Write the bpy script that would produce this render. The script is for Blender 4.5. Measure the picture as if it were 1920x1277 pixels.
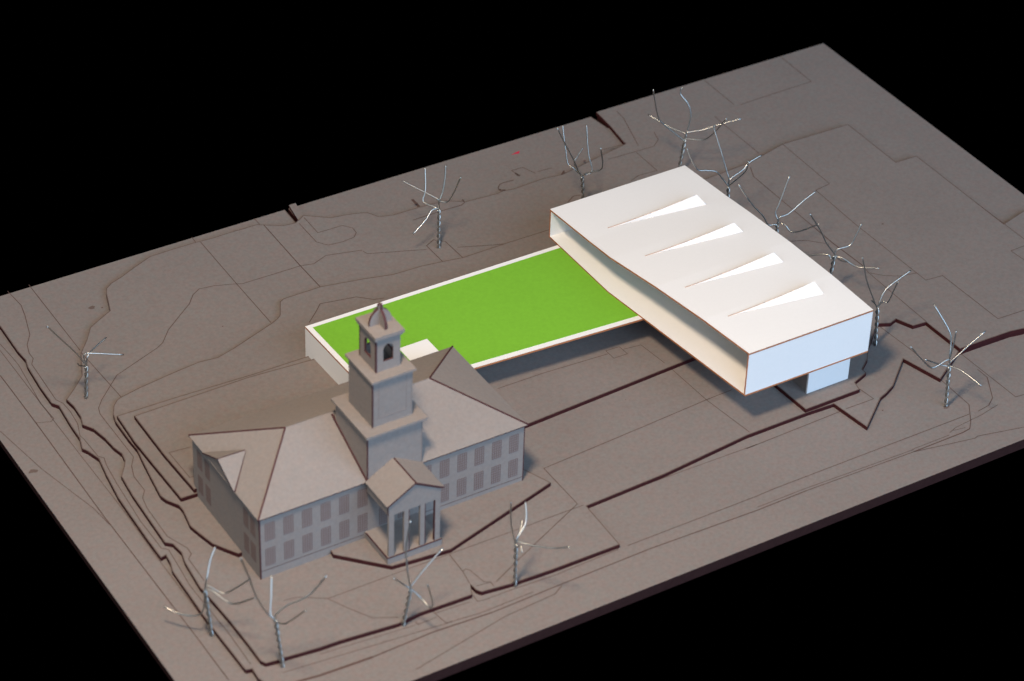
import bpy, bmesh, math, random
from mathutils import Vector, Matrix
from mathutils.geometry import tessellate_polygon

# ------------------------------------------------------------------ scene, camera, lamps
for o in list(bpy.data.objects):
    bpy.data.objects.remove(o, do_unlink=True)
sc = bpy.context.scene
col = sc.collection
MM = 0.001                                   # the model is laid out in millimetres at its real size

cam_data = bpy.data.cameras.new('camera')
cam = bpy.data.objects.new('camera', cam_data)
col.objects.link(cam)
RIGHT = Vector((0.85336724, -0.52043404, 0.03021199))
DOWN = Vector((-0.29015241, -0.52231907, -0.80186929))
FWD = Vector((0.43310038, 0.67552290, -0.59673518))
CAM = Vector((-433.10038, -675.52290, 596.73518)) * MM
m = Matrix.Identity(4)
for i in range(3):
    m[i][0] = RIGHT[i]; m[i][1] = -DOWN[i]; m[i][2] = -FWD[i]; m[i][3] = CAM[i]
cam.matrix_world = m
cam_data.sensor_width = 36.0
cam_data.sensor_fit = 'HORIZONTAL'
cam_data.lens = 5216.876 / 1920 * 36.0
cam_data.clip_start = 0.01
cam_data.clip_end = 50.0
cam_data.dof.use_dof = True
cam_data.dof.focus_distance = 1.0
cam_data.dof.aperture_fstop = 18.0
sc.camera = cam

world = bpy.data.worlds.new('World')
sc.world = world
world.use_nodes = True
world.node_tree.nodes['Background'].inputs[0].default_value = (0, 0, 0, 1)
world.node_tree.nodes['Background'].inputs[1].default_value = 0.0

def area_lamp(name, loc, target, size, size_y, watts, colour, shape='RECTANGLE'):
    d = bpy.data.lights.new(name, 'AREA')
    d.shape = shape; d.size = size
    if shape in ('RECTANGLE', 'ELLIPSE'): d.size_y = size_y
    d.energy = watts; d.color = colour
    o = bpy.data.objects.new(name, d); col.objects.link(o)
    o.location = loc
    o.rotation_euler = (Vector(target) - Vector(loc)).to_track_quat('-Z', 'Y').to_euler()
    return o
area_lamp('desk_lamp', (-0.215, -0.205, 0.49), (0.0, -0.05, 0.0), 0.075, 0, 2.9, (1.0, 0.78, 0.56), 'DISK')
area_lamp('window_light', (0.25, -1.95, 0.95), (0, 0, 0), 2.4, 1.5, 62.0, (0.50, 0.72, 1.0))
area_lamp('overhead_fill', (-0.1, 0.3, 2.2), (0, 0, 0), 2.4, 2.4, 6.5, (0.62, 0.80, 1.0))  # added soft ambient fill from above, keeps unlit cavities from going black
area_lamp('side_fill', (-1.9, -0.35, 0.85), (0, 0, 0), 1.2, 1.0, 10.5, (0.82, 0.92, 1.0))  # added fill lamp that brightens the wing's end wall, not an actual window

sc.view_settings.view_transform = 'Standard'
sc.view_settings.look = 'None'
sc.view_settings.exposure = 0.0
sc.view_settings.gamma = 1.0
sc.view_settings.use_curve_mapping = False
sc.render.engine = 'CYCLES'

# ------------------------------------------------------------------ materials
def mat(name, c, rough=0.9, metal=0.0, spec=0.2, mottle=0.0, scale=900.0, big=0.0, bump=0.0, c2=None):
    mt = bpy.data.materials.new(name); mt.use_nodes = True
    nt = mt.node_tree; b = nt.nodes['Principled BSDF']
    b.inputs['Base Color'].default_value = (*c, 1)
    b.inputs['Roughness'].default_value = rough
    b.inputs['Metallic'].default_value = metal
    b.inputs['Specular IOR Level'].default_value = spec
    if mottle or big or bump:
        tc = nt.nodes.new('ShaderNodeTexCoord')
        n1 = nt.nodes.new('ShaderNodeTexNoise'); n1.inputs['Scale'].default_value = scale
        n1.inputs['Detail'].default_value = 3.0; n1.inputs['Roughness'].default_value = 0.65
        nt.links.new(tc.outputs['Object'], n1.inputs['Vector'])
        n2 = nt.nodes.new('ShaderNodeTexNoise'); n2.inputs['Scale'].default_value = 28.0
        n2.inputs['Detail'].default_value = 4.0
        nt.links.new(tc.outputs['Object'], n2.inputs['Vector'])
        a = nt.nodes.new('ShaderNodeMath'); a.operation = 'MULTIPLY_ADD'
        nt.links.new(n1.outputs['Fac'], a.inputs[0]); a.inputs[1].default_value = mottle; a.inputs[2].default_value = 1.0 - mottle / 2
        a2 = nt.nodes.new('ShaderNodeMath'); a2.operation = 'MULTIPLY_ADD'
        nt.links.new(n2.outputs['Fac'], a2.inputs[0]); a2.inputs[1].default_value = big; a2.inputs[2].default_value = 1.0 - big / 2
        mu = nt.nodes.new('ShaderNodeMath'); mu.operation = 'MULTIPLY'
        nt.links.new(a.outputs[0], mu.inputs[0]); nt.links.new(a2.outputs[0], mu.inputs[1])
        vm = nt.nodes.new('ShaderNodeVectorMath'); vm.operation = 'SCALE'
        if c2:
            mx = nt.nodes.new('ShaderNodeMix'); mx.data_type = 'RGBA'
            mx.inputs[6].default_value = (*c, 1); mx.inputs[7].default_value = (*c2, 1)
            n3 = nt.nodes.new('ShaderNodeTexNoise'); n3.inputs['Scale'].default_value = scale * 0.6
            n3.inputs['Detail'].default_value = 2.0
            nt.links.new(tc.outputs['Object'], n3.inputs['Vector'])
            nt.links.new(n3.outputs['Fac'], mx.inputs[0]); nt.links.new(mx.outputs[2], vm.inputs[0])
        else:
            vm.inputs[0].default_value = c
        nt.links.new(mu.outputs[0], vm.inputs['Scale'])
        nt.links.new(vm.outputs[0], b.inputs['Base Color'])
        if bump:
            bp = nt.nodes.new('ShaderNodeBump'); bp.inputs['Strength'].default_value = bump
            bp.inputs['Distance'].default_value = 0.00006
            nt.links.new(n1.outputs['Fac'], bp.inputs['Height'])
            nt.links.new(bp.outputs[0], b.inputs['Normal'])
    return mt
M = {
    'chip': mat('grey_chipboard', (0.220, 0.163, 0.148), 0.92, spec=0.12, mottle=0.42, scale=750, big=0.14, bump=0.25, c2=(0.182, 0.182, 0.172)),
    'burnt': mat('laser_burnt_edge', (0.044, 0.009, 0.010), 0.8, spec=0.15, mottle=0.7, scale=700),
    'score': mat('laser_engraving', (0.098, 0.060, 0.052), 0.9, spec=0.1, mottle=0.5, scale=500),
    'scorch': mat('scorched_rim', (0.125, 0.090, 0.078), 0.9, spec=0.1, mottle=0.6, scale=350),
    'rim_dark': mat('board_side', (0.034, 0.014, 0.013), 0.85, spec=0.1, mottle=0.6, scale=500),
    'card': mat('grey_card', (0.250, 0.206, 0.185), 0.9, spec=0.12, mottle=0.32, scale=800, big=0.10, bump=0.2, c2=(0.221, 0.207, 0.198)),
    'seam': mat('card_seam', (0.075, 0.032, 0.034), 0.85, spec=0.1, mottle=0.5, scale=600),
    'pane': mat('engraved_pane', (0.215, 0.178, 0.166), 0.9, spec=0.1, mottle=0.2, scale=1500),
    'white': mat('white_card', (0.775, 0.765, 0.755), 0.85, spec=0.15, mottle=0.05, scale=900, big=0.03, bump=0.15),
    'tan': mat('toasted_card_edge', (0.40, 0.150, 0.065), 0.85, spec=0.1, mottle=0.5, scale=700),
    'green': mat('green_paper', (0.172, 0.415, 0.030), 0.8, spec=0.2, mottle=0.25, scale=700, big=0.10, bump=0.1),
    'wire': mat('steel_wire', (0.46, 0.46, 0.44), 0.36, metal=1.0, mottle=0.3, scale=300),
    'black': mat('black_cloth', (0.0, 0.0, 0.0), 1.0, spec=0.0),
    'fold': mat('scorched_fold', (0.50, 0.34, 0.26), 0.85, spec=0.1, mottle=0.4, scale=500),
    'red': mat('red_marker', (0.55, 0.02, 0.06), 0.8, spec=0.2),
    'glue': mat('dried_glue', (0.62, 0.60, 0.57), 0.5, spec=0.4),
}

# ------------------------------------------------------------------ helpers
ORG = {}
def tag(o, label=None, cat=None, group=None, kind=None):
    if label: o['label'] = label
    if cat: o['category'] = cat
    if group: o['group'] = group
    if kind: o['kind'] = kind
    return o
def empty(name, loc):
    o = bpy.data.objects.new(name, None); col.objects.link(o)
    o.empty_display_size = 0.01
    o.location = Vector(loc) * MM; ORG[o] = Vector(loc)
    return o
def obj(name, V, F, mats, parent=None, fm=None, smooth=False, loc=None):
    """V in millimetres, world axes; one mesh object"""
    org = ORG[parent] if parent is not None else Vector(loc or (0, 0, 0))
    me = bpy.data.meshes.new(name)
    me.from_pydata([tuple((Vector(v) - org) * MM) for v in V], [], F)
    for mn in ([mats] if isinstance(mats, str) else mats): me.materials.append(M[mn])
    if fm:
        for p, i in zip(me.polygons, fm): p.material_index = i
    if smooth:
        for p in me.polygons: p.use_smooth = True
    bm = bmesh.new(); bm.from_mesh(me); bmesh.ops.recalc_face_normals(bm, faces=bm.faces[:]); bm.to_mesh(me); bm.free()
    me.update()
    o = bpy.data.objects.new(name, me); col.objects.link(o)
    if parent is not None: o.parent = parent
    else: o.location = org * MM
    ORG[o] = org
    return o
def prism(poly, z0, z1):
    n = len(poly)
    V = [(x, y, z0) for x, y in poly] + [(x, y, z1) for x, y in poly]
    F = [tuple(range(n))[::-1], tuple(range(n, 2 * n))] + [(i, (i + 1) % n, n + (i + 1) % n, n + i) for i in range(n)]
    return V, F, [0, 0] + [1] * n
def box(x0, x1, y0, y1, z0, z1):
    return prism([(x0, y0), (x1, y0), (x1, y1), (x0, y1)], z0, z1)
def solid(pts, thick, n=None):
    """a flat card: outline pts in 3D, thickened against its normal"""
    P = [Vector(p) for p in pts]
    nn = Vector(n) if n else (P[1] - P[0]).cross(P[2] - P[0])
    nn.normalize()
    k = len(P)
    V = [tuple(p) for p in P] + [tuple(p - nn * thick) for p in P]
    F = [tuple(range(k)), tuple(range(k, 2 * k))[::-1]] + [(i, (i + 1) % k, k + (i + 1) % k, k + i) for i in range(k)]
    return V, F, [0, 0] + [1] * k
def holed(outer, holes, fn, thick_fn):
    """card with openings; outer and holes are 2D loops, fn maps (u,v) to 3D, thick_fn gives the far face"""
    loops = [outer] + holes
    tris = tessellate_polygon([[Vector((u, v, 0)) for u, v in l] for l in loops])
    flat = [p for l in loops for p in l]; N = len(flat)
    V = [fn(*p) for p in flat] + [thick_fn(*p) for p in flat]
    F = [tuple(t) for t in tris] + [tuple(N + i for i in t[::-1]) for t in tris]
    fm = [0] * len(F); s = 0
    for l in loops:
        k = len(l)
        for i in range(k):
            a, b = s + i, s + (i + 1) % k
            F.append((a, b, N + b, N + a)); fm.append(1)
        s += k
    return V, F, fm
def ribbon(pts, w, z):
    P = [Vector((x, y)) for x, y in pts]; n = len(P); V = []; F = []
    closed = (P[0] - P[-1]).length < 1e-6 and n > 3
    for i, p in enumerate(P):
        a = P[i - 1] if i else (P[-2] if closed else p); b = P[i + 1] if i < n - 1 else (P[1] if closed else p)
        d1 = (p - a).normalized() if (p - a).length > 1e-6 else (b - p).normalized()
        d2 = (b - p).normalized() if (b - p).length > 1e-6 else d1
        t = d1 + d2
        t = t.normalized() if t.length > 0.2 else d1
        nrm = Vector((-t.y, t.x)); s = 1.0 / max(0.5, nrm.dot(Vector((-d1.y, d1.x))))
        V += [(*(p + nrm * w / 2 * s), z), (*(p - nrm * w / 2 * s), z)]
    for i in range(n - 1): F.append((2 * i, 2 * i + 1, 2 * i + 3, 2 * i + 2))
    return V, F
def bar(a, b, r, up=(0, 0, 1)):
    a, b = Vector(a), Vector(b); d = (b - a).normalized()
    u = d.cross(Vector(up));
    if u.length < 1e-4: u = d.cross(Vector((0, 1, 0)))
    u.normalize(); v = u.cross(d)
    V = []
    for p in (a, b):
        for s, t in ((-1, -1), (1, -1), (1, 1), (-1, 1)): V.append(tuple(p + u * s * r + v * t * r))
    return V, [(0, 1, 2, 3), (7, 6, 5, 4), (0, 1, 5, 4), (1, 2, 6, 5), (2, 3, 7, 6), (3, 0, 4, 7)]
def join(parts):
    V, F = [], []
    for v, f in parts:
        k = len(V); V += list(v); F += [tuple(i + k for i in q) for q in f]
    return V, F
def smooth_path(P, sub=5):
    P = [Vector(p) for p in P]; out = []
    for i in range(len(P) - 1):
        p0 = P[max(i - 1, 0)]; p1 = P[i]; p2 = P[i + 1]; p3 = P[min(i + 2, len(P) - 1)]
        for k in range(sub):
            t = k / sub
            out.append(0.5 * ((2 * p1) + (p2 - p0) * t + (2 * p0 - 5 * p1 + 4 * p2 - p3) * t * t + (3 * p1 - p0 - 3 * p2 + p3) * t ** 3))
    out.append(P[-1]); return out
def tube(path, r, k=7):
    V, F = [], []; n = len(path); ref = Vector((0.31, 0.77, 0.55)); u = None
    for i, p in enumerate(path):
        d = (path[min(i + 1, n - 1)] - path[max(i - 1, 0)])
        if d.length < 1e-9: d = Vector((0, 0, 1))
        d.normalize()
        if u is None: u = d.cross(ref)
        else: u = u - d * u.dot(d)
        u.normalize(); w = d.cross(u)
        for j in range(k):
            a = 2 * math.pi * j / k
            V.append(tuple(p + (u * math.cos(a) + w * math.sin(a)) * r))
    for i in range(n - 1):
        for j in range(k):
            F.append((i * k + j, i * k + (j + 1) % k, (i + 1) * k + (j + 1) % k, (i + 1) * k + j))
    F.append(tuple(range(k))[::-1]); F.append(tuple((n - 1) * k + j for j in range(k)))
    return V, F

# ---- site board contours, engraved lines and wire trees, millimetres
LAYERS = {
 1: [(-181.8,100.1),(-156.9,94.6),(-157.4,77.7),(-157,71.8),(-158,67.7),(-158.9,54.9),(-159.1,44.7),(-157.5,42.1),(-158.5,29.4),(-158.7,22.3),(-160.3,16.8),(-159.2,14.5),(-157.6,9.1),(-159,0.3),(-160.6,-12.8),(-160.9,-21.5),(-161.3,-35.8),(-161.4,-46.9),(-159.4,-46.5),(-159.9,-50.7),(-161,-54.5),(-161.8,-81.9),(-161.8,-85.2),(-161.5,-107),(-159.5,-107.5),(-159.8,-112.3),(-152.8,-136.4),(221.3,-136.4),(221.3,111.6),(108.3,111.6),(108,101.3),(106.6,101.4),(105.3,111.6),(-31.9,111.6),(-32.5,102),(-33.8,101.7),(-33.4,111.6),(-181.8,111.6)],
 2: [(-154.5,42.3),(-153.9,37.5),(-154.2,31.2),(-155.5,26.8),(-153.2,22.9),(-151.9,16.3),(-151.5,10.4),(-150.5,6),(-151.1,2.3),(-152.8,-0.6),(-155.7,-4.7),(-156.7,-15.6),(-157.3,-31.8),(-157.7,-42.3),(-155.8,-44.2),(-155.2,-49.3),(-156.4,-54.3),(-157.5,-67.2),(-156.9,-75.4),(-156.4,-85.6),(-156.2,-97.9),(-156.3,-107.1),(-155.4,-108.8),(-151.5,-109.4),(-149.4,-109.4),(-137.5,-110.8),(-130.2,-111.1),(-110.6,-113.2),(-108,-112.8),(-102.3,-112.2),(-83.8,-112.9),(-81.8,-108.5),(-81.6,-111.7),(-80.6,-113.3),(-70.5,-114.6),(-54.4,-115.3),(-29.4,-115.6),(-28.4,-93.9),(3.5,-92.7),(39.9,-89.2),(65.6,-89.1),(76.9,-89.6),(79.1,-105.9),(93.3,-94.9),(96.8,-93.7),(101.6,-91.4),(114.4,-80.7),(118.6,-96.6),(135.6,-86.4),(134.7,-87.15),(144.7,-87.35),(157.7,-87.75),(162.9,-88.75),(221.3,-88.4),(221.3,111.6),(107.7,111.6),(106.8,99.5),(104.9,86.1),(92.9,83.9),(71.5,79.5),(63.4,80.7),(49.4,80),(44.9,80.8),(42.3,80.3),(28.7,81.3),(22.2,85.7),(10.8,86.6),(-0.1,86.8),(-5.4,88.5),(-7.9,93.1),(-13.9,95.2),(-21.7,96.6),(-30,103),(-35,99.9),(-40.1,100.6),(-48.2,105.9),(-61.5,106.1),(-66.5,105.9),(-74.6,106.5),(-84.2,106.5),(-92.4,106.3),(-100.2,102.9),(-107.5,99.4),(-112.1,97.7),(-115,95.5),(-116.4,92.6),(-118.1,87),(-119.6,82.4),(-125.1,79.4),(-130,76.5),(-134.3,70.2),(-139.3,64.1),(-144.2,52.2),(-149.1,47.2)],
 3: [(-144.7,25.3),(-145.7,21.3),(-146,10.1),(-145.8,3.9),(-146.9,-2.9),(-148.2,-12),(-149.5,-22),(-148.8,-24.9),(-146.3,-29.4),(-146.3,-32.4),(-147.7,-40.4),(-146.8,-45.2),(-145.3,-52),(-140.3,-60.5),(-128,-60),(-112,-60),(-113.9,-75.8),(-100.2,-90),(-79.6,-92.1),(-33.3,-79.3),(-37.3,-69.3),(-42,-60),(-42,-52),(-24.5,-48.8),(62.9,-44.4),(64.3,-72.9),(65.1,-88.9),(88.5,-88.9),(89.5,-84.8),(96.4,-82.3),(96.4,-80),(101.8,-76),(105.5,-71.5),(117.8,-60.7),(122.3,-62.8),(125.6,-61.7),(128.4,-68.1),(134,-68.6),(134.6,-87.4),(144.6,-87.6),(157.6,-88),(162.8,-89),(221.3,-88.5),(221.3,-30.4),(212.5,-29.4),(199.8,-32.7),(200.1,21.6),(190.1,21.8),(190.3,53.4),(158.4,54.2),(139,49.4),(60,45),(45.8,48),(25.4,48.1),(7.5,47.9),(-0.6,49.4),(-8.6,50.5),(-20.5,51),(-31.7,53.9),(-47.3,57),(-62.6,56.9),(-64.6,55.8),(-68.4,48.6),(-70.1,47.2),(-73.1,45.7),(-91.8,38.9),(-99.1,36.8),(-106.2,37.6),(-115.7,36.5),(-130.1,34.4),(-138,32.7),(-140.2,31.8),(-142.6,29.4)],
 4: [(-144.7,21.9),(-145.5,6.7),(-145.3,-7),(-144.9,-28.1),(-140.2,-28.4),(-60,-28.4),(-50,-55),(-50,12),(-60,20.2),(-73.4,20.2),(-92.5,20.3),(-122.7,21.5)],
 5: [(-140.3,17.3),(-140.6,-6.3),(-139.9,-27.8),(-60,-27.8),(-52,-50),(-52,8),(-60,16.1),(-73.3,16.1),(-96.4,17.8),(-121.9,17.5)],
}
LINES = [
 (1,0.28,[(-146.1,113.2),(-145.3,102.7),(-146.6,96.2),(-149.7,84.8),(-153,79.6),(-154.3,74.7),(-154.3,71.2),(-156.1,68.4),(-157,45.6),(-155.7,42.7),(-155.4,37.2),(-156,29.7),(-158,23.4),(-157.6,20.9),(-157.3,10.3),(-155.9,8.5),(-156.8,4.7),(-157.9,-5.9),(-159.3,-27.1),(-159.2,-42.7),(-157.5,-44.5),(-158.3,-54.3),(-159.2,-63.6),(-158.5,-89.7),(-158.9,-105.5)]),
 (1,0.28,[(-137.8,113.2),(-138,67.7)]),
 (2,0.28,[(-138.9,64.1),(-137.5,33.9)]),
 (2,0.28,[(-0.5,60.7),(-19.1,68.1),(-21.1,68.9),(-21.8,71)]),
 (2,0.28,[(-21.8,71.9),(-35.2,75.4),(-41.5,72.8),(-46.7,74),(-70.3,74.2),(-73.4,75.6),(-80.3,78.1),(-85.7,78.9),(-89.2,76.7),(-92.8,72.3),(-100.4,66.4),(-106.3,61.7),(-111.4,55.7),(-114.1,54),(-133.6,46.3),(-144,36.1),(-146.9,32.4),(-147.8,29.2),(-147.8,20.3),(-147.8,2.5),(-150.4,-1.6),(-152.1,-7.1),(-152.1,-15.3),(-154.3,-18.4),(-155.3,-23.9),(-155.7,-40),(-152.6,-48.4),(-152.7,-51.6),(-154.6,-53.3),(-154.9,-65.2)]),
 (1,0.28,[(-72.4,112),(-72.7,108.2)]),
 (2,0.28,[(-71.9,105.6),(-72.3,75),(-72.4,47.9)]),
 (1,0.28,[(-46.3,111.8),(-46.3,107.4)]),
 (2,0.38,[(-46.1,104.3),(-46.6,75.2),(-46.5,58.6)]),
 (1,0.35,[(-29.3,111.6),(-29.5,105.9)]),
 (2,0.28,[(-30.5,101.5),(-30.8,90),(-25.3,89.8),(-20.4,89.8),(-17.8,86.4),(-18.1,83),(-20.3,80.8),(-25.7,80.2),(-31.3,80.9),(-34.1,84.8),(-34,98.9)]),
 (3,0.32,[(-61.3,39.4),(-55.7,44.4),(-52.5,47.6),(-39,45),(-34.2,40.5),(-30.5,39.5)]),
 (2,0.35,[(0.8,51.1),(0.7,62.8),(4.9,64.9),(8.3,61.8),(8.6,49.7)]),
 (2,0.28,[(10.4,56.3),(23,51.1),(26.6,49.9)]),
 (1,0.4,[(1.9,87.8),(0.7,85.4),(2.4,82.6),(5.9,81.9)]),
 (2,0.4,[(4.8,80),(18.2,80.2),(25.9,79.9),(28,81),(28.3,83.2)]),
 (1,1.3,[(12.6,94.4),(12.4,88.7)]),
 (1,0.4,[(53.8,87.1),(49.3,87.4),(47.5,87.1),(45.8,85.5),(45.2,83.7)]),
 (1,1.1,[(45.6,84.3),(45.9,82.9),(47.4,82.5)]),
 (1,0.3,[(57.3,89),(56.6,93.3),(61.6,93.1),(63.8,87.1)]),
 (1,0.9,[(56.9,91),(57.4,88.5)]),
 (1,0.3,[(65.2,87.7),(71.4,87.3)]),
 (2,0.8,[(70.9,79.4),(73.4,81.4)]),
 (2,0.28,[(105.1,86),(95.2,86.8)]),
 (2,0.28,[(92.8,79.9),(105.3,79.4),(114,79.2),(118.2,82.4),(119.8,87.9)]),
 (2,0.28,[(115.3,108.1),(114.9,102.6),(108.8,82.5)]),
 (2,0.28,[(105.4,78.9),(105.3,64),(96.9,64.5),(92.2,62.7)]),
 (2,0.4,[(62.9,62.1),(66.9,64.5),(69.8,63.8)]),
 (2,0.28,[(198.9,111.3),(198.4,89.1),(165.4,88.4),(162.2,88.1)]),
 (2,0.28,[(160.1,110.8),(160,89.3)]),
 (2,0.28,[(148,86.1),(147.7,78.6),(147.7,55.1)]),
 (3,0.28,[(158.4,54.2),(157.7,22),(150.3,20.8),(149.6,-5.1),(150.2,-42.4),(150.3,-47.7),(157.6,-48.4),(158.3,-79.8),(170.1,-80.3)]),
 (3,0.28,[(199.6,-16),(199.9,-32.8),(200,-44.5)]),
 (3,0.28,[(197.1,-48),(190.5,-48.2),(191,-55.3)]),
 (3,0.34,[(137.4,46.4),(134.7,40.5),(134.6,32.4),(134.5,2)]),
 (3,0.5,[(134.5,2),(134.4,-11),(135.4,-28.5)]),
 (3,0.28,[(135.4,-28.5),(134.5,-33.7),(134.2,-68.3)]),
 (3,0.28,[(119.7,-2.1),(126.6,-5),(132.9,-11.4)]),
 (3,0.28,[(134.9,-33.9),(138.5,-37.9),(143.4,-40.9),(150.2,-42.4)]),
 (2,0.28,[(118.9,-61.4),(120.2,-78.9),(119.9,-90.3)]),
 (1,0.28,[(135.8,-85.6),(136.8,-116.4),(140.3,-116.8)]),
 (1,0.28,[(135.2,-97.1),(135.2,-102.6),(129.3,-112.8),(125.4,-115.5),(119.9,-116.3)]),
 (1,0.2,[(103.5,-121),(107.2,-119.7),(119.6,-118.5),(128.4,-116.8)]),
 (1,0.2,[(104.8,-120.4),(110.1,-121.4)]),
 (1,0.28,[(119.8,-95.5),(119.5,-111.8),(113.9,-119.7),(111.1,-122.6)]),
 (1,0.45,[(111.1,-122.6),(107.8,-123.1),(86,-123.2)]),
 (1,0.3,[(86,-123.2),(41.6,-122)]),
 (1,0.4,[(41.6,-122),(21.1,-122.2),(-20.8,-120.9),(-55.1,-121.3),(-81.7,-121.9)]),
 (1,0.55,[(-81.7,-121.9),(-102.8,-120.6),(-124.6,-121.2)]),
 (1,1,[(-124.6,-121.2),(-142.7,-120.4),(-149.2,-119.5),(-156.9,-119.4)]),
 (1,0.2,[(86.4,-121.9),(102.6,-121.9)]),
 (1,0.22,[(22,-120.9),(42.5,-120.9),(86.8,-122.2)]),
 (1,0.28,[(36.9,-93.7),(79.9,-92.7)]),
 (2,0.28,[(78.8,-94),(90.8,-94.2),(89.9,-87.3)]),
 (1,0.28,[(-26.5,-116),(25.4,-116.1),(31.8,-115.8),(116,-116.1)]),
 (1,0.28,[(86,-123.2),(109.4,-127.7),(110.8,-127.2),(128.3,-131.2)]),
 (1,0.22,[(41.5,-93.5),(3.5,-92.9),(-20,-93.1)]),
 (1,0.22,[(36.9,-93.7),(41.5,-93.5)]),
 (3,0.24,[(35.6,-29.8),(37,-42.8)]),
 (2,0.24,[(38.3,-42),(39.1,-66),(41.8,-88.4)]),
 (3,0.24,[(-22.3,-26.7),(-3.4,-26.9),(22.4,-28.5)]),
 (3,0.24,[(22.7,-26.6),(28.2,-26.9),(28.5,-31.8),(22.8,-31.7),(22.7,-26.6)]),
 (3,0.24,[(28.7,-28.9),(35.6,-29.8)]),
 (2,0.28,[(50.4,-65.6),(39.1,-66),(11.9,-67.8),(-1.4,-68.6),(-30.4,-70.3),(-30.5,-91.5),(-60,-104.8),(-62,-105.7),(-74.1,-111.5)]),
 (2,0.24,[(-29.1,-93.1),(-36.1,-92.9),(-51.6,-92.9),(-79.2,-92.5),(-96.7,-92.2),(-124.6,-92.1),(-132.8,-86.7),(-137.2,-86)]),
 (2,0.24,[(-124.7,-92.2),(-121.5,-98.6),(-116.9,-106.8),(-109.6,-110.6)]),
 (2,0.28,[(-80.4,-92.9),(-80.8,-101.9),(-81.8,-107.9)]),
 (2,0.24,[(-80.8,-101.9),(-79.4,-101.3),(-78.5,-102.4),(-77.4,-109.7),(-75.6,-110.7),(-75.8,-113)]),
 (2,0.24,[(-80.6,-110.1),(-75.6,-110.7)]),
 (1,0.24,[(-82.9,-110.6),(-83.1,-115.1),(-80.9,-115.6),(-71.1,-115.7),(-55.1,-116.6),(-30,-116)]),
 (1,0.24,[(-97.6,-113.3),(-85.4,-114.1)]),
 (1,0.26,[(-98,-111.4),(-96.9,-119),(-85.3,-120.3),(-65.3,-120)]),
 (1,0.24,[(-105.1,-113.7),(-105,-115.2),(-98.2,-115.1)]),
 (1,0.2,[(-138.2,-112),(-105.8,-115)]),
 (1,0.24,[(-152.1,-113.7),(-139.8,-114.9),(-94.9,-119.4)]),
 (1,0.26,[(-55.6,-121.9),(-59.7,-124.3),(-79.1,-125.5),(-101.2,-129.8),(-115.9,-132.7)]),
 (0,0.24,[(-160.4,86.7),(-159.8,77.7),(-159.6,72.1),(-161.7,48),(-161.2,38.1),(-162.8,37),(-167.4,38.9)]),
 (0,0.24,[(-161.9,83.2),(-161.6,39)]),
 (0,0.38,[(-167.6,69.7),(-167.5,56.6),(-167.5,38.6),(-168,-18.3),(-167.9,-21.8),(-167.7,-45.5),(-167.3,-83.4),(-167.3,-107.1)]),
 (0,0.24,[(-179.9,40.7),(-175.9,15.4),(-172.2,0),(-169.3,-12),(-168.1,-22.3)]),
 (0,0.22,[(-161.7,40.1),(-161.5,14.4),(-161.1,-17.2),(-161.5,-36.1),(-161.7,-47.7),(-161.7,-81.5)]),
 (5,0.24,[(-130.8,-7.2),(-138.7,-6.4),(-138.4,-21.5),(-136.8,-21.6)]),
]
NOTCH = [(108.3,111.6),(108,101.3),(106.6,101.4),(105.3,111.6),(-31.9,111.6),(-32.5,102),(-33.8,101.7),(-33.4,111.6)]
SMUDGES = [(1, -123.7, 89.1, 1.3), (1, -120.4, 87.3, 0.4), (2, 44.9, 81.3, 1.0), (2, 45.8, 80.8, 0.5), (1, 57.2, 89.1, 0.6), (2, 72.4, 80.2, 0.6), (2, 84.1, 83.4, 0.7), (2, 11.5, 89.5, 0.7), (2, 28.2, 82.5, 0.6), (0, -178.8, 15.3, 1.4), (2, -88.4, 54.2, 0.3), (2, 105.3, 86.8, 0.5), (3, 13.3, -53.8, 0.25), (2, 70.9, -81.0, 0.3), (1, 90.8, -99.6, 0.35), (3, 158.9, -10.3, 0.4), (2, -19.9, 52.5, 0.4), (1, 111.5, -109.1, 1.0)]
RED = [(62.3,103),(65.1,103.6),(66.8,103.9),(65.6,102.3),(64.1,102.7)]
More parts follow.
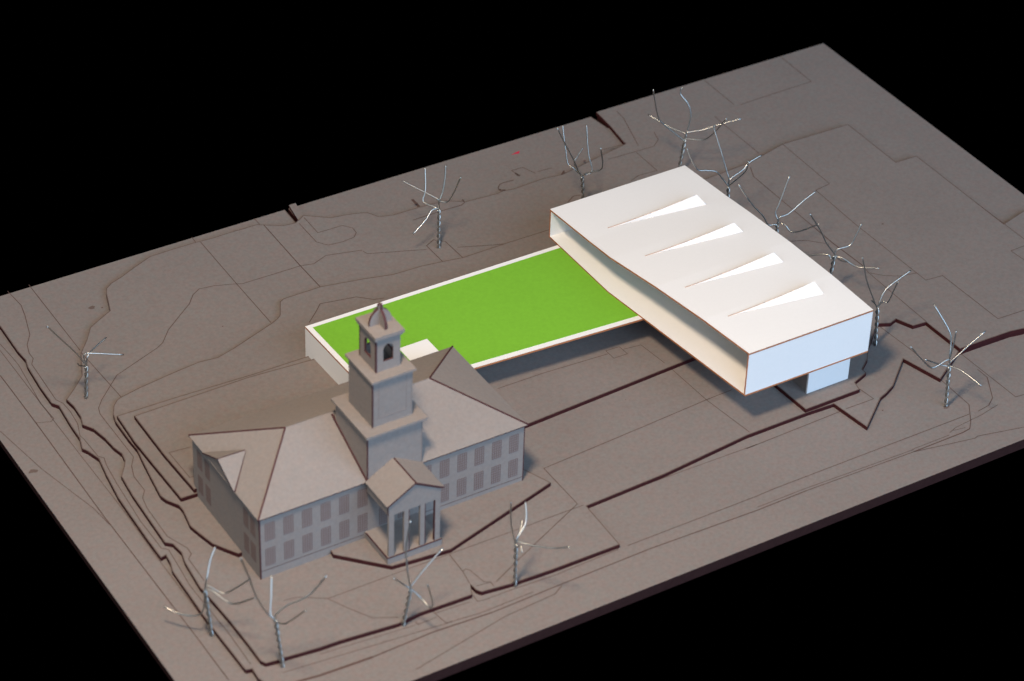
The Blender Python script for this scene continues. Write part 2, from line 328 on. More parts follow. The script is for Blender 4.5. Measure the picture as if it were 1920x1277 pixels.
TREES = [
 ((-148.4, 39.6, 3.0), (-147.5, 39.0, 16.9), [
   [(-147.5,39.0,16.9),(-149.0,39.5,20.3),(-152.3,38.8,26.1),(-157.1,37.9,33.6),(-161.2,37.1,40.1)],
   [(-147.5,39.0,16.9),(-148.0,39.5,21.1),(-147.2,39.4,22.0),(-145.3,38.8,21.9),(-134.9,35.7,19.5)],
   [(-147.5,39.0,16.9),(-146.6,39.2,21.0),(-143.1,41.1,22.0),(-137.7,43.4,22.8)],
   [(-147.5,39.0,16.9),(-148.6,42.2,15.5),(-148.1,45.3,14.1)],
 ]),
 ((-162.9, -86.5, 0.0), (-164.1, -85.6, 18.9), [
   [(-164.1,-85.6,18.9),(-163.3,-85.7,23.4),(-160.6,-83.0,27.8),(-157.9,-81.3,30.8)],
   [(-164.1,-85.6,18.9),(-163.3,-86.3,20.9),(-160.5,-89.1,19.1),(-158.5,-91.0,19.9),(-153.4,-96.1,27.1)],
   [(-164.1,-85.6,18.9),(-162.5,-87.1,19.3),(-160.5,-91.6,18.2),(-158.6,-95.4,18.5),(-154.8,-102.3,25.0)],
   [(-164.1,-85.6,18.9),(-165.2,-84.7,9.1),(-169.5,-79.8,6.6),(-173.4,-75.0,7.8)],
 ]),
 ((-150.9, -111.4, 1.5), (-152.5, -110.4, 21.1), [
   [(-152.5,-110.4,21.1),(-153.5,-109.3,23.1),(-151.5,-106.0,27.4),(-149.6,-102.8,31.7)],
   [(-152.5,-110.4,21.1),(-154.7,-109.2,24.0),(-157.9,-108.7,31.9),(-160.2,-108.8,40.9),(-162.6,-108.7,49.1)],
   [(-152.5,-110.4,21.1),(-152.1,-110.6,23.5),(-149.0,-111.8,26.6),(-143.1,-114.3,29.8),(-137.8,-116.3,37.2)],
   [(-152.5,-110.4,21.1),(-153.0,-110.7,20.9),(-151.6,-114.3,22.2),(-150.7,-116.8,24.8),(-148.8,-123.5,33.7)],
 ]),
 ((-109.4, -113.2, 1.5), (-107.4, -114.5, 16.9), [
   [(-107.4,-114.5,16.9),(-108.0,-113.9,22.4),(-107.8,-112.6,26.8),(-107.5,-111.5,31.2),(-105.1,-110.0,40.9)],
   [(-107.4,-114.5,16.9),(-107.1,-114.3,17.9),(-102.0,-113.6,22.2),(-95.0,-113.0,27.5)],
   [(-107.4,-114.5,16.9),(-104.9,-116.6,13.9),(-103.9,-120.5,12.4),(-103.7,-121.8,15.2),(-107.0,-124.2,26.1)],
   [(-107.4,-114.5,16.9),(-109.9,-113.5,19.6),(-113.4,-114.2,23.9)],
 ]),
 ((-69.0, -114.7, 1.5), (-69.1, -114.6, 19.1), [
   [(-69.1,-114.6,19.1),(-69.6,-114.5,20.8),(-71.5,-115.2,28.5),(-72.5,-116.1,35.0),(-73.0,-116.8,39.6)],
   [(-69.1,-114.6,19.1),(-68.5,-114.3,21.0),(-66.0,-112.2,22.8),(-64.5,-110.5,24.2)],
   [(-69.1,-114.6,19.1),(-68.6,-114.4,21.6),(-65.0,-112.9,24.1),(-63.4,-111.1,26.5),(-62.2,-108.4,29.5)],
   [(-69.1,-114.6,19.1),(-68.6,-115.3,20.5),(-66.0,-119.0,20.7),(-62.1,-124.7,22.2),(-58.7,-129.6,24.9)],
   [(-69.1,-114.6,19.1),(-69.0,-115.3,18.7),(-68.6,-116.5,19.6),(-69.0,-118.2,18.4)],
 ]),
 ((111.7, -108.5, 1.5), (111.0, -108.0, 18.8), [
   [(111.0,-108.0,18.8),(110.7,-107.6,23.5),(111.7,-106.2,28.0),(111.6,-104.4,32.1),(108.7,-98.2,40.1)],
   [(111.0,-108.0,18.8),(110.8,-107.8,22.2),(111.9,-107.4,27.5),(112.7,-106.8,32.9)],
   [(111.0,-108.0,18.8),(111.4,-108.0,21.0),(123.4,-110.0,31.2)],
   [(111.0,-108.0,18.8),(108.0,-106.7,19.9),(100.8,-106.2,24.6)],
   [(111.0,-108.0,18.8),(110.1,-107.8,22.2),(104.1,-107.0,20.3),(99.4,-106.1,25.1),(94.0,-105.5,32.1)],
   [(111.0,-108.0,18.8),(111.6,-109.0,19.2),(113.1,-113.0,19.2),(115.4,-120.4,17.2)],
 ]),
 ((110.4, -69.4, 3.0), (109.6, -68.9, 20.0), [
   [(109.6,-68.9,20.0),(108.8,-68.6,21.3),(103.8,-68.2,32.5),(101.5,-68.4,39.6),(99.8,-68.6,44.6)],
   [(109.6,-68.9,20.0),(110.0,-68.7,20.5),(112.2,-67.8,24.3),(115.4,-67.7,27.0),(123.4,-68.3,30.9)],
   [(109.6,-68.9,20.0),(110.8,-69.9,22.6),(112.0,-71.3,23.0),(112.3,-72.9,28.4),(112.6,-74.4,33.6)],
   [(109.6,-68.9,20.0),(109.8,-67.8,20.0),(110.3,-64.6,19.9)],
 ]),
 ((111.4, -37.9, 4.5), (112.7, -38.7, 22.7), [
   [(112.7,-38.7,22.7),(112.3,-38.8,24.0),(108.6,-38.3,29.4),(105.0,-38.1,36.4),(99.8,-37.6,44.7)],
   [(112.7,-38.7,22.7),(112.9,-38.6,24.0),(114.0,-38.8,25.4),(118.2,-40.1,26.5),(120.3,-40.2,30.2),(122.2,-40.1,34.4)],
   [(112.7,-38.7,22.7),(111.8,-37.9,21.3),(111.2,-36.9,22.6),(109.0,-34.4,22.0),(105.9,-30.8,20.1)],
   [(112.7,-38.7,22.7),(113.4,-39.5,22.5),(114.9,-41.3,22.3),(118.2,-45.4,20.2),(123.3,-51.5,21.5)],
   [(112.7,-38.7,22.7),(114.4,-38.4,21.2),(116.7,-37.4,18.6),(121.1,-35.8,15.4)],
 ]),
 ((106.2, -13.4, 4.5), (105.5, -12.9, 23.2), [
   [(105.5,-12.9,23.2),(106.0,-12.9,24.6),(105.5,-11.3,27.7),(107.2,-10.9,31.3),(111.6,-9.7,41.2)],
   [(105.5,-12.9,23.2),(106.3,-13.0,26.3),(108.3,-13.2,26.7),(110.8,-13.4,27.5),(116.4,-13.4,30.8),(121.4,-13.6,33.3)],
   [(105.5,-12.9,23.2),(106.3,-13.8,24.4),(107.4,-15.5,23.9),(108.7,-18.0,22.1),(111.1,-21.7,24.4),(113.9,-26.6,29.1)],
   [(105.5,-12.9,23.2),(104.6,-12.5,23.5),(102.4,-11.6,23.6),(100.0,-10.9,28.0),(95.5,-9.3,33.8),(90.0,-7.7,42.9)],
 ]),
 ((105.7, 17.4, 4.5), (105.2, 17.7, 22.4), [
   [(105.2,17.7,22.4),(103.0,19.0,26.0),(100.4,19.8,29.4),(96.8,21.2,30.3),(93.9,22.4,30.8),(91.4,23.1,34.9),(88.8,23.5,41.1)],
   [(105.2,17.7,22.4),(105.2,17.9,25.9),(104.8,19.0,28.6),(103.7,21.5,35.1),(102.1,25.0,43.8),(102.1,25.6,46.1)],
   [(105.2,17.7,22.4),(105.7,17.9,25.4),(111.6,17.9,28.0),(114.4,18.2,30.1),(119.7,18.0,31.8)],
   [(105.2,17.7,22.4),(105.5,17.1,23.6),(107.6,11.4,32.1),(106.9,9.5,38.0)],
 ]),
 ((110.2, 57.0, 3.0), (111.7, 56.0, 19.8), [
   [(111.7,56.0,19.8),(111.9,56.1,20.4),(113.3,56.5,25.2),(114.4,57.1,30.0),(113.6,58.8,34.4),(111.7,61.2,37.7),(112.4,61.4,40.2)],
   [(111.7,56.0,19.8),(111.4,56.0,19.4),(107.2,57.7,23.6),(102.9,59.4,28.1),(101.2,60.0,31.0),(99.1,60.1,38.8),(97.9,60.1,44.3)],
   [(111.7,56.0,19.8),(111.9,56.3,22.3),(108.4,62.3,23.1),(103.9,70.5,25.6)],
   [(111.7,56.0,19.8),(112.0,55.5,20.5),(116.1,50.0,21.8),(118.4,46.4,26.5),(120.2,42.2,34.5)],
   [(111.7,56.0,19.8),(112.0,55.8,22.8),(113.8,55.0,23.4),(117.8,52.8,24.3),(123.2,50.1,26.5),(130.5,46.3,29.1)],
 ]),
 ((64.6, 53.3, 3.0), (63.4, 54.1, 19.2), [
   [(63.4,54.1,19.2),(62.4,54.4,20.8),(61.8,54.5,21.9),(59.9,54.6,26.7),(55.4,55.1,36.1),(51.9,55.4,43.6)],
   [(63.4,54.1,19.2),(60.6,56.2,22.7),(59.3,58.0,24.0),(59.3,59.9,28.7),(59.4,61.5,32.7),(59.7,63.5,37.9)],
   [(63.4,54.1,19.2),(60.8,55.9,24.7),(62.2,56.1,27.6),(64.2,55.9,30.5)],
   [(63.4,54.1,19.2),(63.7,54.2,19.6),(67.2,53.3,20.8),(67.0,55.7,26.7),(67.3,57.7,32.4),(67.8,59.5,37.9)],
   [(63.4,54.1,19.2),(63.5,53.6,20.2),(65.5,50.8,22.5),(67.5,48.0,24.5),(67.4,46.8,28.3),(65.3,45.7,36.2)],
 ]),
 ((3.9, 59.4, 3.0), (3.9, 59.5, 20.1), [
   [(3.9,59.5,20.1),(4.0,59.7,23.7),(5.6,60.1,26.9),(7.2,61.2,31.7),(8.3,62.6,36.7)],
   [(3.9,59.5,20.1),(3.8,59.2,24.0),(5.8,56.7,24.7),(6.9,54.4,29.5),(7.8,51.0,38.2)],
   [(3.9,59.5,20.1),(3.7,59.7,24.2),(2.9,60.6,25.2),(-1.5,64.9,27.8),(-6.1,69.4,30.4)],
   [(3.9,59.5,20.1),(2.6,60.7,21.2),(0.8,63.5,21.5),(0.2,65.0,22.5),(1.8,66.0,26.1),(3.4,69.3,33.4)],
   [(3.9,59.5,20.1),(3.1,59.4,21.0),(0.7,59.5,20.9),(-2.4,58.6,18.1),(-8.2,57.7,14.3)],
 ]),
]

# ------------------------------------------------------------------ the table and the stepped site board
T = 1.5
V, F, fm = box(-1500, 1500, -1500, 1500, -30, -2.62)
table = obj('tabletop', V, F, 'black'); tag(table, 'plain black surface under the model board', 'backdrop', kind='structure')
XL, XR, YF, YB = -181.8, 221.3, -136.4, 111.6
V, F, fm = prism([(XL, YF), (XR, YF), (XR, YB)] + NOTCH + [(XL, YB)], -2.62, 0.0)
board = obj('ground', V, F, ['chip', 'rim_dark'], fm=fm)
tag(board, 'grey chipboard site board cut as stepped terrain', 'ground', kind='structure')
layers = {0: board}
EDGE = {1: 'rim_dark'}
for k, poly in LAYERS.items():
    V, F, fm = prism(poly, (k - 1) * T, k * T)
    if k == 1:
        n = len(poly); mats = ['chip', 'burnt', 'rim_dark']
        for i in range(n):
            a, b = poly[i], poly[(i + 1) % n]
            if any(abs(a[q] - e) < .01 and abs(b[q] - e) < .01 for q, e in ((0, XL), (0, XR), (1, YF), (1, YB))): fm[2 + i] = 2
    else: mats = ['chip', 'burnt']
    lo = obj('contour_layer', V, F, mats, board, fm)
    layers[k] = lo
    # scorched rim: a narrow browned strip just inside the cut
    n = len(poly); P = [Vector(p) for p in poly]; A = []; B = []
    ins = []
    for i in range(n):
        d1 = (P[i] - P[i - 1]).normalized(); d2 = (P[(i + 1) % n] - P[i]).normalized()
        n1 = Vector((-d1.y, d1.x)); n2 = Vector((-d2.y, d2.x)); nb = n1 + n2
        nb = nb.normalized() if nb.length > .2 else n1
        ins.append(P[i] + nb * (0.34 / max(.55, nb.dot(n1))))
    SV = [(p.x, p.y, k * T + .045) for p in P] + [(p.x, p.y, k * T + .045) for p in ins]; SF = []
    for i in range(n):
        a, b = poly[i], poly[(i + 1) % n]
        if any(abs(a[q] - e) < .01 and abs(b[q] - e) < .01 for q, e in ((0, XL), (0, XR), (1, YF), (1, YB))): continue
        SF.append((i, (i + 1) % n, n + (i + 1) % n, n + i))
    obj('scorched_rim', SV, SF, 'scorch', lo)
for k, w, pts in LINES:
    V, F = ribbon(pts, w * .88, k * T + 0.07)
    obj('engraved_line', V, F, 'score', layers[k])
obj('red_mark', [(x, y, T + .07) for x, y in RED], [tuple(range(len(RED)))], 'red', layers[1])
# brown scorch smudges left by the laser
random.seed(11)
for k, x, y, r in SMUDGES:
    pts = []
    for i in range(11):
        a = 2 * math.pi * i / 11; q = r * (.55 + .6 * random.random())
        pts.append((x + q * 1.25 * math.cos(a), y + q * .8 * math.sin(a), k * T + .06))
    obj('scorch_smudge', pts, [tuple(range(11))], 'scorch' if r > .8 else 'score', layers[k])
# raised kerb strip at the edge of the board
V, F, fm = prism([(-31.3, 112.3), (-33.0, 101.0), (-30.2, 100.2), (-28.4, 112.3)], T, 1.7 * T)
obj('kerb_strip', V, F, ['chip', 'burnt'], layers[1], fm)

# ------------------------------------------------------------------ historic building in grey card
hb = empty('historic_building', (-90, -50, 2.9))
tag(hb, 'grey card two-storey building with hipped roof, columned porch and square bell tower', 'building')
X0, X1, Y0, Y1, ZB, ZE = -138.9, -40.9, -73.6, -26.0, 1.6, 28.35
def part(name, vff, mats, parent=hb, **kw):
    V, F = vff[0], vff[1]
    return obj(name, V, F, mats, parent, vff[2] if len(vff) > 2 else None, **kw)
CS = ['card', 'seam']
CC = ['card', 'card']
fw = part('front_wall', box(X0, X1, Y0, Y0 + .8, ZB, ZE), CC)
bw = part('back_wall', box(X0, X1, Y1 - .8, Y1, ZB, ZE), CC)
lw = part('end_wall', box(X0 - .03, X0 + .8, Y0 + .8, Y1 - .8, ZB, ZE), CC)
rw = part('end_wall', box(X1 - .8, X1 + .03, Y0 + .8, Y1 - .8, ZB, ZE), CC)
part('engraved_line', box(X0 + .3, -101.5, Y0 - .05, Y0 + .1, 6.1, 6.3), 'score', fw)
part('engraved_line', box(-80, X1 - .3, Y0 - .05, Y0 + .1, 6.1, 6.3), 'score', fw)
part('corner_seam', box(X0 - .12, X0 + .28, Y0 - .1, Y0 + .3, ZB, ZE - .05), 'seam')
part('corner_seam', box(X1 - .22, X1 + .1, Y0 - .06, Y0 + .3, ZB, ZE - .05), 'seam')

def window(o0, u, nrm, w, h, zc, parent):
    """engraved sash window: pane plate and a grid of glazing bars, set on the wall at o0 along u"""
    o0 = Vector(o0); u = Vector(u); nrm = Vector(nrm)
    def slab(u0, u1, z0, z1, d0, d1):
        c = []
        for d in (d0, d1):
            for a, z in ((u0, z0), (u1, z0), (u1, z1), (u0, z1)):
                p = o0 + u * a + nrm * d; c.append((p.x, p.y, z))
        return c, [(0, 1, 2, 3), (7, 6, 5, 4), (0, 1, 5, 4), (1, 2, 6, 5), (2, 3, 7, 6), (3, 0, 4, 7)]
    pieces = []
    nx, nz, t = 4, 7, .085
    for i in range(nx + 1):
        a = -w / 2 + w * i / nx; pieces.append(slab(a - t, a + t, zc - h / 2, zc + h / 2, -.1, .09))
    for i in range(nz + 1):
        z = zc - h / 2 + h * i / nz; pieces.append(slab(-w / 2, w / 2, z - t, z + t, -.1, .075))
    V, F = join(pieces)
    wn = obj('window', V, F, 'winbar', parent)
    V, F = slab(-w / 2, w / 2, zc - h / 2, zc + h / 2, -.1, .04)
    obj('pane', V, F, 'pane', wn)
M['winbar'] = mat('engraved_glazing_bar', (0.140, 0.092, 0.085), 0.9, spec=0.1, mottle=0.3, scale=900)
for x in (-135.3, -128.65, -122.0, -115.3, -108.6, -101.9, -94.0, -87.0, -78.2, -71.4, -64.75, -58.2, -51.55, -44.95):
    for zc in (21.8, 11.4):
        if abs(x + 78.2) < .1 and zc < 15: continue
        window((x, Y0, 0), (1, 0, 0), (0, -1, 0), 3.3, 7.0, zc, fw)
for y in (-31.2, -36.8, -64.2, -68.9):
    for zc in (21.8, 11.4):
        window((X0 - .03, y, 0), (0, -1, 0), (-1, 0, 0), 3.1, 6.9, zc, lw)
# hipped roof: four card planes meeting on seams
e = [(-139.7, -74.5, 28.5), (-40.1, -74.5, 28.5), (-40.1, -25.2, 28.5), (-139.7, -25.2, 28.5)]
r0, r1 = (-117.0, -49.9, 40.0), (-63.6, -49.9, 40.0)
part('roof_panel', solid([e[0], e[1], r1, r0], .7), CS)
part('roof_panel', solid([e[2], e[3], r0, r1], .7), CS)
part('roof_panel', solid([e[3], e[0], r0], .7), CS)
part('roof_panel', solid([e[1], e[2], r1], .7), CS)
for a, b in ((e[0], r0), (e[3], r0), (e[1], r1), (e[2], r1)):
    part('hip_seam', bar(a, b, .24), 'seam')
part('ridge_seam', bar(r0, r1, .12), 'card')
# cross gable over the end wall
ga = [(-139.6, -36.3, 28.4), (-139.6, -57.7, 28.4), (-139.6, -47.0, 33.4)]
xb = -139.7 + (33.4 - 28.5) / 11.5 * 22.7
part('gable_wall', solid([ga[1], ga[0], ga[2]], .7, (-1, 0, 0)), CS)
gr = (xb, -47.0, 33.5)
part('gable_roof', solid([(-140.0, -58.2, 28.35), gr, (-140.0, -47.0, 33.75)][::-1], .5), CS)
part('gable_roof', solid([(-140.0, -35.8, 28.35), (-140.0, -47.0, 33.75), gr][::-1], .5), CS)
part('hip_seam', bar((-139.6, -58.3, 28.6), gr, .2), 'seam')
# bell tower, three tiers
tb = part('tower_base', box(-100.5, -80.6, -74.4, -53.2, 26.5, 46.6), CC)
part('cornice', box(-101.5, -79.1, -75.7, -52.0, 46.6, 47.5), CC, tb)
ts = part('tower_shaft', box(-97.3, -82.8, -71.9, -56.3, 47.5, 65.5), CC)
part('cornice', box(-98.1, -82.1, -73.0, -55.3, 65.5, 66.3), ['card', 'card'], ts)
for x0, x1 in ((-96.9, -96.75), (-95.1, -94.95), (-85.15, -85.0), (-83.35, -83.2)):
    part('engraved_line', box(x0, x1, -71.96, -71.8, 50.4 if x0 in (-95.1, -85.15) else 48, 64), 'pane', ts)
part('engraved_line', box(-95.1, -85.0, -71.97, -71.8, 50.3, 50.5), 'pane', ts)
part('corner_seam', box(-97.45, -97.1, -72.05, -71.7, 47.5, 65.5), 'seam', ts)
part('corner_seam', box(-100.65, -100.3, -74.55, -74.2, 28, 46.6), 'seam', tb)
part('corner_seam', bar((-100.6, -74.5, 28.9), (-100.6, -51.0, 39.9), .3), 'seam', tb)
part('corner_seam', box(-80.75, -80.5, -74.5, -74.2, 28.6, 46.5), 'pane', tb)
def arch(c, w, z0, z1, n=8):
    r = w / 2; zs = z1 - r * 1.15
    return [(c - r, z0), (c + r, z0)] + [(c + r * math.cos(math.pi * i / n), zs + r * 1.15 * math.sin(math.pi * i / n)) for i in range(n + 1)]
BX0, BX1, BY0, BY1, BZ0, BZ1 = -94.4, -85.7, -69.0, -58.0, 66.3, 79.6
bl = part('belfry', holed([(BX0, BZ0), (BX1, BZ0), (BX1, BZ1), (BX0, BZ1)], [arch(-90.05, 3.6, 69.9, 76.4)], lambda u, v: (u, BY0, v), lambda u, v: (u, BY0 + .7, v)), CS)
part('arched_wall', holed([(BX0, BZ0), (BX1, BZ0), (BX1, BZ1), (BX0, BZ1)], [arch(-90.05, 3.6, 69.9, 76.4)], lambda u, v: (u, BY1, v), lambda u, v: (u, BY1 - .7, v)), CS, bl)
ym = (BY0 + BY1) / 2
for xa, xi in ((BX0 - .02, BX0 + .7), (BX1 + .02, BX1 - .7)):
    part('arched_wall', holed([(BY0 + .7, BZ0), (BY1 - .7, BZ0), (BY1 - .7, BZ1), (BY0 + .7, BZ1)], [arch(ym, 4.2, 69.9, 76.4)],
         lambda u, v, x=xa: (x, u, v), lambda u, v, x=xi: (x, u, v)), CS, bl)
part('corner_seam', box(-94.55, -94.1, -69.12, -68.7, 66.3, 79.5), 'seam', bl)
part('cornice', box(-94.9, -85.2, -69.5, -57.7, 78.6, 79.6), ['card', 'card'], bl)
part('cornice', box(-95.3, -84.8, -70.1, -57.3, 79.6, 80.8), ['card', 'card'], bl)
prof = [(3.9, 0), (3.9, 1.3), (3.65, 2.6), (3.1, 3.8), (2.25, 4.8), (1.35, 5.4), (.85, 5.8), (.8, 7.0), (.6, 7.6), (0, 7.8)]
full = [(x, z) for x, z in prof] + [(-x, z) for x, z in prof[::-1][1:]]
part('spire_fin', holed(full, [], lambda u, v: (-90.05 + u, -64.1, 80.8 + v), lambda u, v: (-90.05 + u, -63.2, 80.8 + v)), CS)
part('spire_fin', holed(full, [], lambda u, v: (-90.5, -63.65 + u, 80.79 + v), lambda u, v: (-89.6, -63.65 + u, 80.79 + v)), CS)
# columned porch
part('porch_floor', box(-101.0, -81.0, -88.7, -73.6, 1.7, 7.2), ['card', 'card'])
part('floor_seam', bar((-101.0, -88.72, 7.15), (-81.0, -88.72, 7.15), .14), 'seam')
part('floor_seam', bar((-101.0, -88.72, 7.15), (-101.0, -74.5, 7.15), .16), 'seam')
for xa, xb2 in ((-100.5, -98.6), (-94.9, -93.1), (-89.0, -87.2), (-83.6, -81.6)):
    part('column', box(xa, xb2, -88.4, -87.5, 7.2, 24.3), ['card', 'card'])
for xa in (-94.9 + 1.8, -89.0 + 1.8, -83.6):
    part('column_edge', box(xa - .12, xa + .12, -88.44, -87.6, 7.2, 24.2), 'seam')
part('pediment', solid([(-100.6, -88.4, 24.3), (-81.5, -88.4, 24.3), (-81.5, -88.4, 28.2), (-91.0, -88.4, 33.6), (-100.6, -88.4, 28.2)], .8, (0, -1, 0)), CS)
part('porch_roof', solid([(-101.2, -88.9, 28.3), (-91.0, -88.9, 34.2), (-91.0, -74.4, 34.2), (-101.2, -74.4, 28.3)][::-1], .6), CS)
part('porch_roof', solid([(-80.8, -88.9, 28.3), (-80.8, -74.4, 28.3), (-91.0, -74.4, 34.2), (-91.0, -88.9, 34.2)][::-1], .6), CS)
part('ridge_seam', bar((-91.0, -89.0, 34.2), (-91.0, -74.5, 34.2), .16), 'seam')
part('porch_beam', box(-100.7, -100.0, -87.6, -74.4, 24.6, 28.2), ['card', 'card'])
part('porch_beam', box(-82.1, -81.4, -87.6, -74.4, 24.6, 28.2), ['card', 'card'])

# ------------------------------------------------------------------ green-roofed wing
wg = empty('green_roof_wing', (-15, 0, 5.8))
tag(wg, 'low white card wing with bright green flat roof joining behind the bell tower building', 'building')
ZS = 17.7
WT = ['white', 'tan']
part('roof_deck', prism([(-71.9, 22.2), (-70.9, -24.8), (46.0, -32.2), (46.0, 21.7)], ZS - .75, ZS), WT, wg)
part('lawn_sheet', prism([(-69.9, 20.3), (-69.0, -22.6), (45.8, -30.0), (45.8, 19.7)], ZS - .1, ZS + .09), ['green', 'green'], wg)
part('roof_hatch', prism([(-38.4, -5.0), (-38.4, -14.3), (-49.7, -14.1), (-49.7, -5.1)], ZS, ZS + .2), ['white', 'white'], wg)
part('end_wall', prism([(-71.9, 22.2), (-70.9, -24.8), (-70.2, -24.8), (-71.2, 22.2)], 2.9, ZS - .75), ['white', 'white'], wg)
part('back_wall', prism([(-71.2, 22.2), (-71.2, 21.5), (46, 21.0), (46, 21.7)], 2.9, ZS - .75), ['white', 'white'], wg)  # unseen panel added to block light and darken the space under the deck

# ------------------------------------------------------------------ white raised hall with slit skylights
hl = empty('white_hall', (62, -30, 4.3))
tag(hl, 'long white card hall open along one side, with four slit skylights in its roof', 'building')
prof_z = [(-88.0, 35.95), (-62.0, 35.95), (-37.0, 35.0), (-13.0, 33.3), (2.0, 31.9), (28.5, 29.9), (30.0, 29.8)]
def zroof(y):
    for (a, za), (b, zb) in zip(prof_z, prof_z[1:]):
        if y <= b: return za + (zb - za) * (y - a) / (b - a)
    return prof_z[-1][1]
ZF = 17.66
plan = [(32.2, 27.9), (32.1, -12.4), (40.1, -85.9), (92.3, -86.2), (92.1, 28.5)]
part('floor_panel', prism(plan, ZF, ZF + .7), WT, hl)
flaps = [((46.0, -64.9), (82.1, -65.4), (82.9, -70.3)), ((43.3, -42.8), (80.7, -43.3), (82.4, -47.1)),
         ((43.0, -18.3), (80.5, -19.4), (82.1, -23.1)), ((42.6, 5.3), (80.8, 4.6), (82.2, 0.1))]
LIFT = 2.5
holes = [[p, (q[0] + .3, r[1] + math.hypot(q[1] - r[1], LIFT)), r] for p, q, r in flaps]
V, F, fm = holed(plan, holes, lambda u, v: (u, v, 0.0), lambda u, v: (u, v, -.7))
roof = obj('roof_panel', V, F, WT, hl, fm)
bm = bmesh.new(); bm.from_mesh(roof.data)
og = ORG[hl]
for y, _ in prof_z[1:-1]:
    bmesh.ops.bisect_plane(bm, geom=bm.verts[:] + bm.edges[:] + bm.faces[:], plane_co=(0, (y - og.y) * MM, 0), plane_no=(0, 1, 0))
for v in bm.verts:
    v.co.z = v.co.z + zroof(v.co.y / MM + og.y) * MM
bm.to_mesh(roof.data); bm.free()
for p, q, r in flaps:
    # the card is slit along one side and bent up, more and more towards its wide end
    NS = 8; H, G = [], []
    for i in range(NS + 1):
        t = i / NS
        h = Vector((p[0] + (r[0] - p[0]) * t, p[1] + (r[1] - p[1]) * t, 0)); h.z = zroof(h.y) + .03
        g = Vector((p[0] + (q[0] - p[0]) * t, p[1] + (q[1] - p[1]) * t, 0)); g.z = zroof(g.y) + .03 + LIFT * t ** 1.6
        H.append(h); G.append(g)
    V = [tuple(v) for v in H + G] + [tuple(v - Vector((0, 0, .5))) for v in H + G]; n1 = NS + 1; F = []; fm = []
    for i in range(NS):
        F += [(i, i + 1, n1 + i + 1, n1 + i), (2 * n1 + i, 3 * n1 + i, 3 * n1 + i + 1, 2 * n1 + i + 1),
              (n1 + i, n1 + i + 1, 3 * n1 + i + 1, 3 * n1 + i), (i, 2 * n1 + i, 2 * n1 + i + 1, i + 1)]; fm += [0, 0, 1, 1]
    F += [(NS, n1 + NS, 3 * n1 + NS, 2 * n1 + NS), (0, 2 * n1, 3 * n1, n1)]; fm += [1, 1]
    fl = obj('skylight_flap', V, F, ['white', 'tan'], hl, fm)
    V, F = join([bar(G[i] + Vector((0, 0, .02)), G[i + 1] + Vector((0, 0, .02)), .12 * (1 - i / NS)) for i in range(NS - 1)])
    obj('toasted_edge', V, F, 'fold', fl)
part('end_wall', holed([(40.1, ZF + .7), (92.3, ZF + .7), (92.3, 35.25), (40.1, 35.25)], [], lambda u, v: (u, -85.85 - .3 * (u - 40.1) / 52.2, v), lambda u, v: (u, -85.15 - .3 * (u - 40.1) / 52.2, v)), WT, hl)
zf = zroof(28.2) - .7
part('end_wall', holed([(32.2, ZF + .7), (92.1, ZF + .7), (92.1, zf), (32.2, zf)], [], lambda u, v: (u, 27.8 + .6 * (u - 32.2) / 59.9, v), lambda u, v: (u, 27.1 + .6 * (u - 32.2) / 59.9, v)), WT, hl)
bwp = [(-85.3, ZF + .7), (27.6, ZF + .7)] + [(y, zroof(y) - .7) for y in (27.6, 2.0, -13.0, -37.0, -62.0, -85.3)]
part('back_wall', holed(bwp, [], lambda u, v: (92.0, u, v), lambda u, v: (91.3, u, v)), WT, hl)
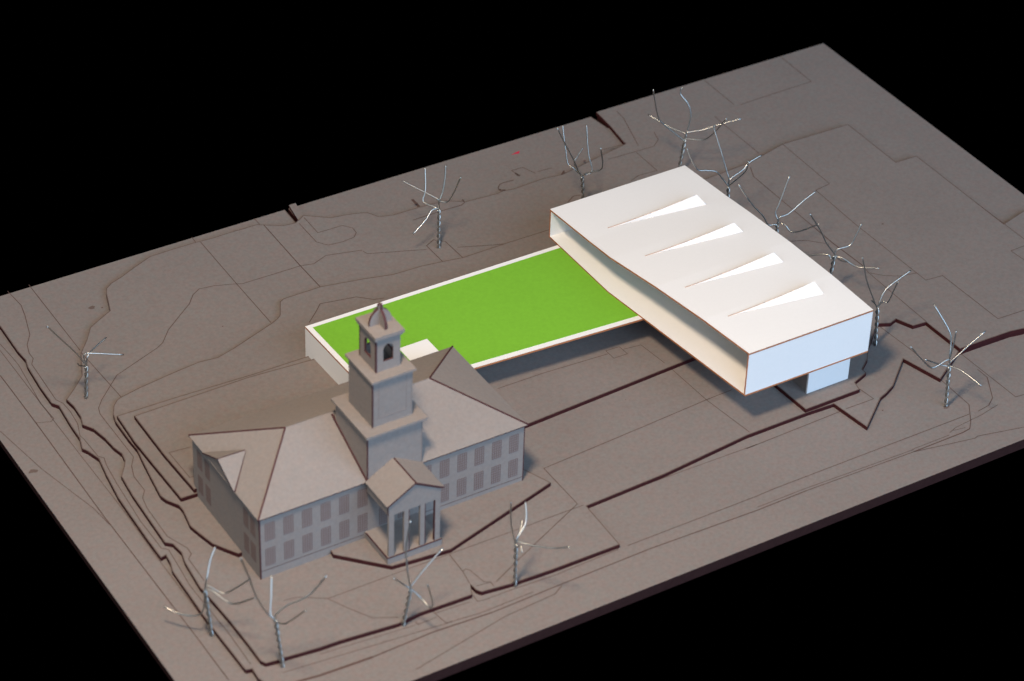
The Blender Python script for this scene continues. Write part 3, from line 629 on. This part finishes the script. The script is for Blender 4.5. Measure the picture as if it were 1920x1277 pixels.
# the pier block it stands on
part('pier_wall', box(70.7, 88.6, -81.8, -81.1, 3 * T - .05, ZF + .02), WT[:1] + ['white'], hl)
part('pier_wall', box(70.72, 71.4, -81.1, -56.0, 3 * T - .05, ZF + .02), ['chip', 'chip'], hl)
part('pier_wall', box(87.9, 88.58, -81.1, -56.0, 3 * T - .05, ZF + .02), WT[:1] + ['white'], hl)
part('pier_wall', box(71.4, 87.9, -56.7, -56.02, 3 * T - .05, ZF + .02), WT[:1] + ['white'], hl)

# ------------------------------------------------------------------ wire trees
LABEL = [
    'twisted wire tree alone on the bank beyond the cross-gabled end of the building',
    'leaning wire tree on the lowest sheet outside the cross-gabled end',
    'wire tree with a long bright branch before the front corner near the cross gable',
    'wire tree planted on the step directly in front of the columned porch',
    'wire tree on the step before the windows between porch and open ground',
    'wire tree standing apart in the open beyond the pier of the white hall',
    'wire tree touching the corner of the white hall next to its pier',
    'second wire tree from the pier end along the closed long side of the hall',
    'third wire tree from the pier end along the closed long side of the hall',
    'fourth wire tree from the pier end along the closed long side of the hall',
    'wire tree at the far corner of the white hall, away from the pier',
    'wire tree with parallel upturned branches behind the far end wall of the white hall',
    'wire tree in an engraved square plot behind the long edge of the green roof',
]
random.seed(4)
WIRE = .28
for (B, Fk, branches), lab in zip(TREES, LABEL):
    t = empty('wire_tree', B)
    tag(t, lab, 'wire tree', 'twisted wire trees around the model')
    b0, f0 = Vector(B) - Vector((0, 0, .35)), Vector(Fk)
    ax = (f0 - b0).normalized(); u = ax.cross(Vector((1, .2, 0))).normalized(); w = ax.cross(u)
    ns = 2; L = (f0 - b0).length; turns = L / 5.5; ph = random.random() * 6; strands = []
    for s in range(ns):
        path = []
        for i in range(int(L * 2.2) + 2):
            q = i / (int(L * 2.2) + 1)
            a = ph + 2 * math.pi * (s / ns + turns * q); rr = .40 * (1 + .12 * math.sin(9 * q + s))
            path.append(b0 + ax * L * q + (u * math.cos(a) + w * math.sin(a)) * rr)
        strands.append(tube(path, .36, 8))
    V, F = join(strands)
    obj('trunk', V, F, 'wire', t, smooth=True)
    for br in branches:
        start = f0 - ax * (1.2 + random.random() * 1.5)
        path = smooth_path([start] + [Vector(p) for p in br], 6)
        V, F = tube(path, WIRE * .96, 7)
        obj('branch', V, F, 'wire', t, smooth=True)
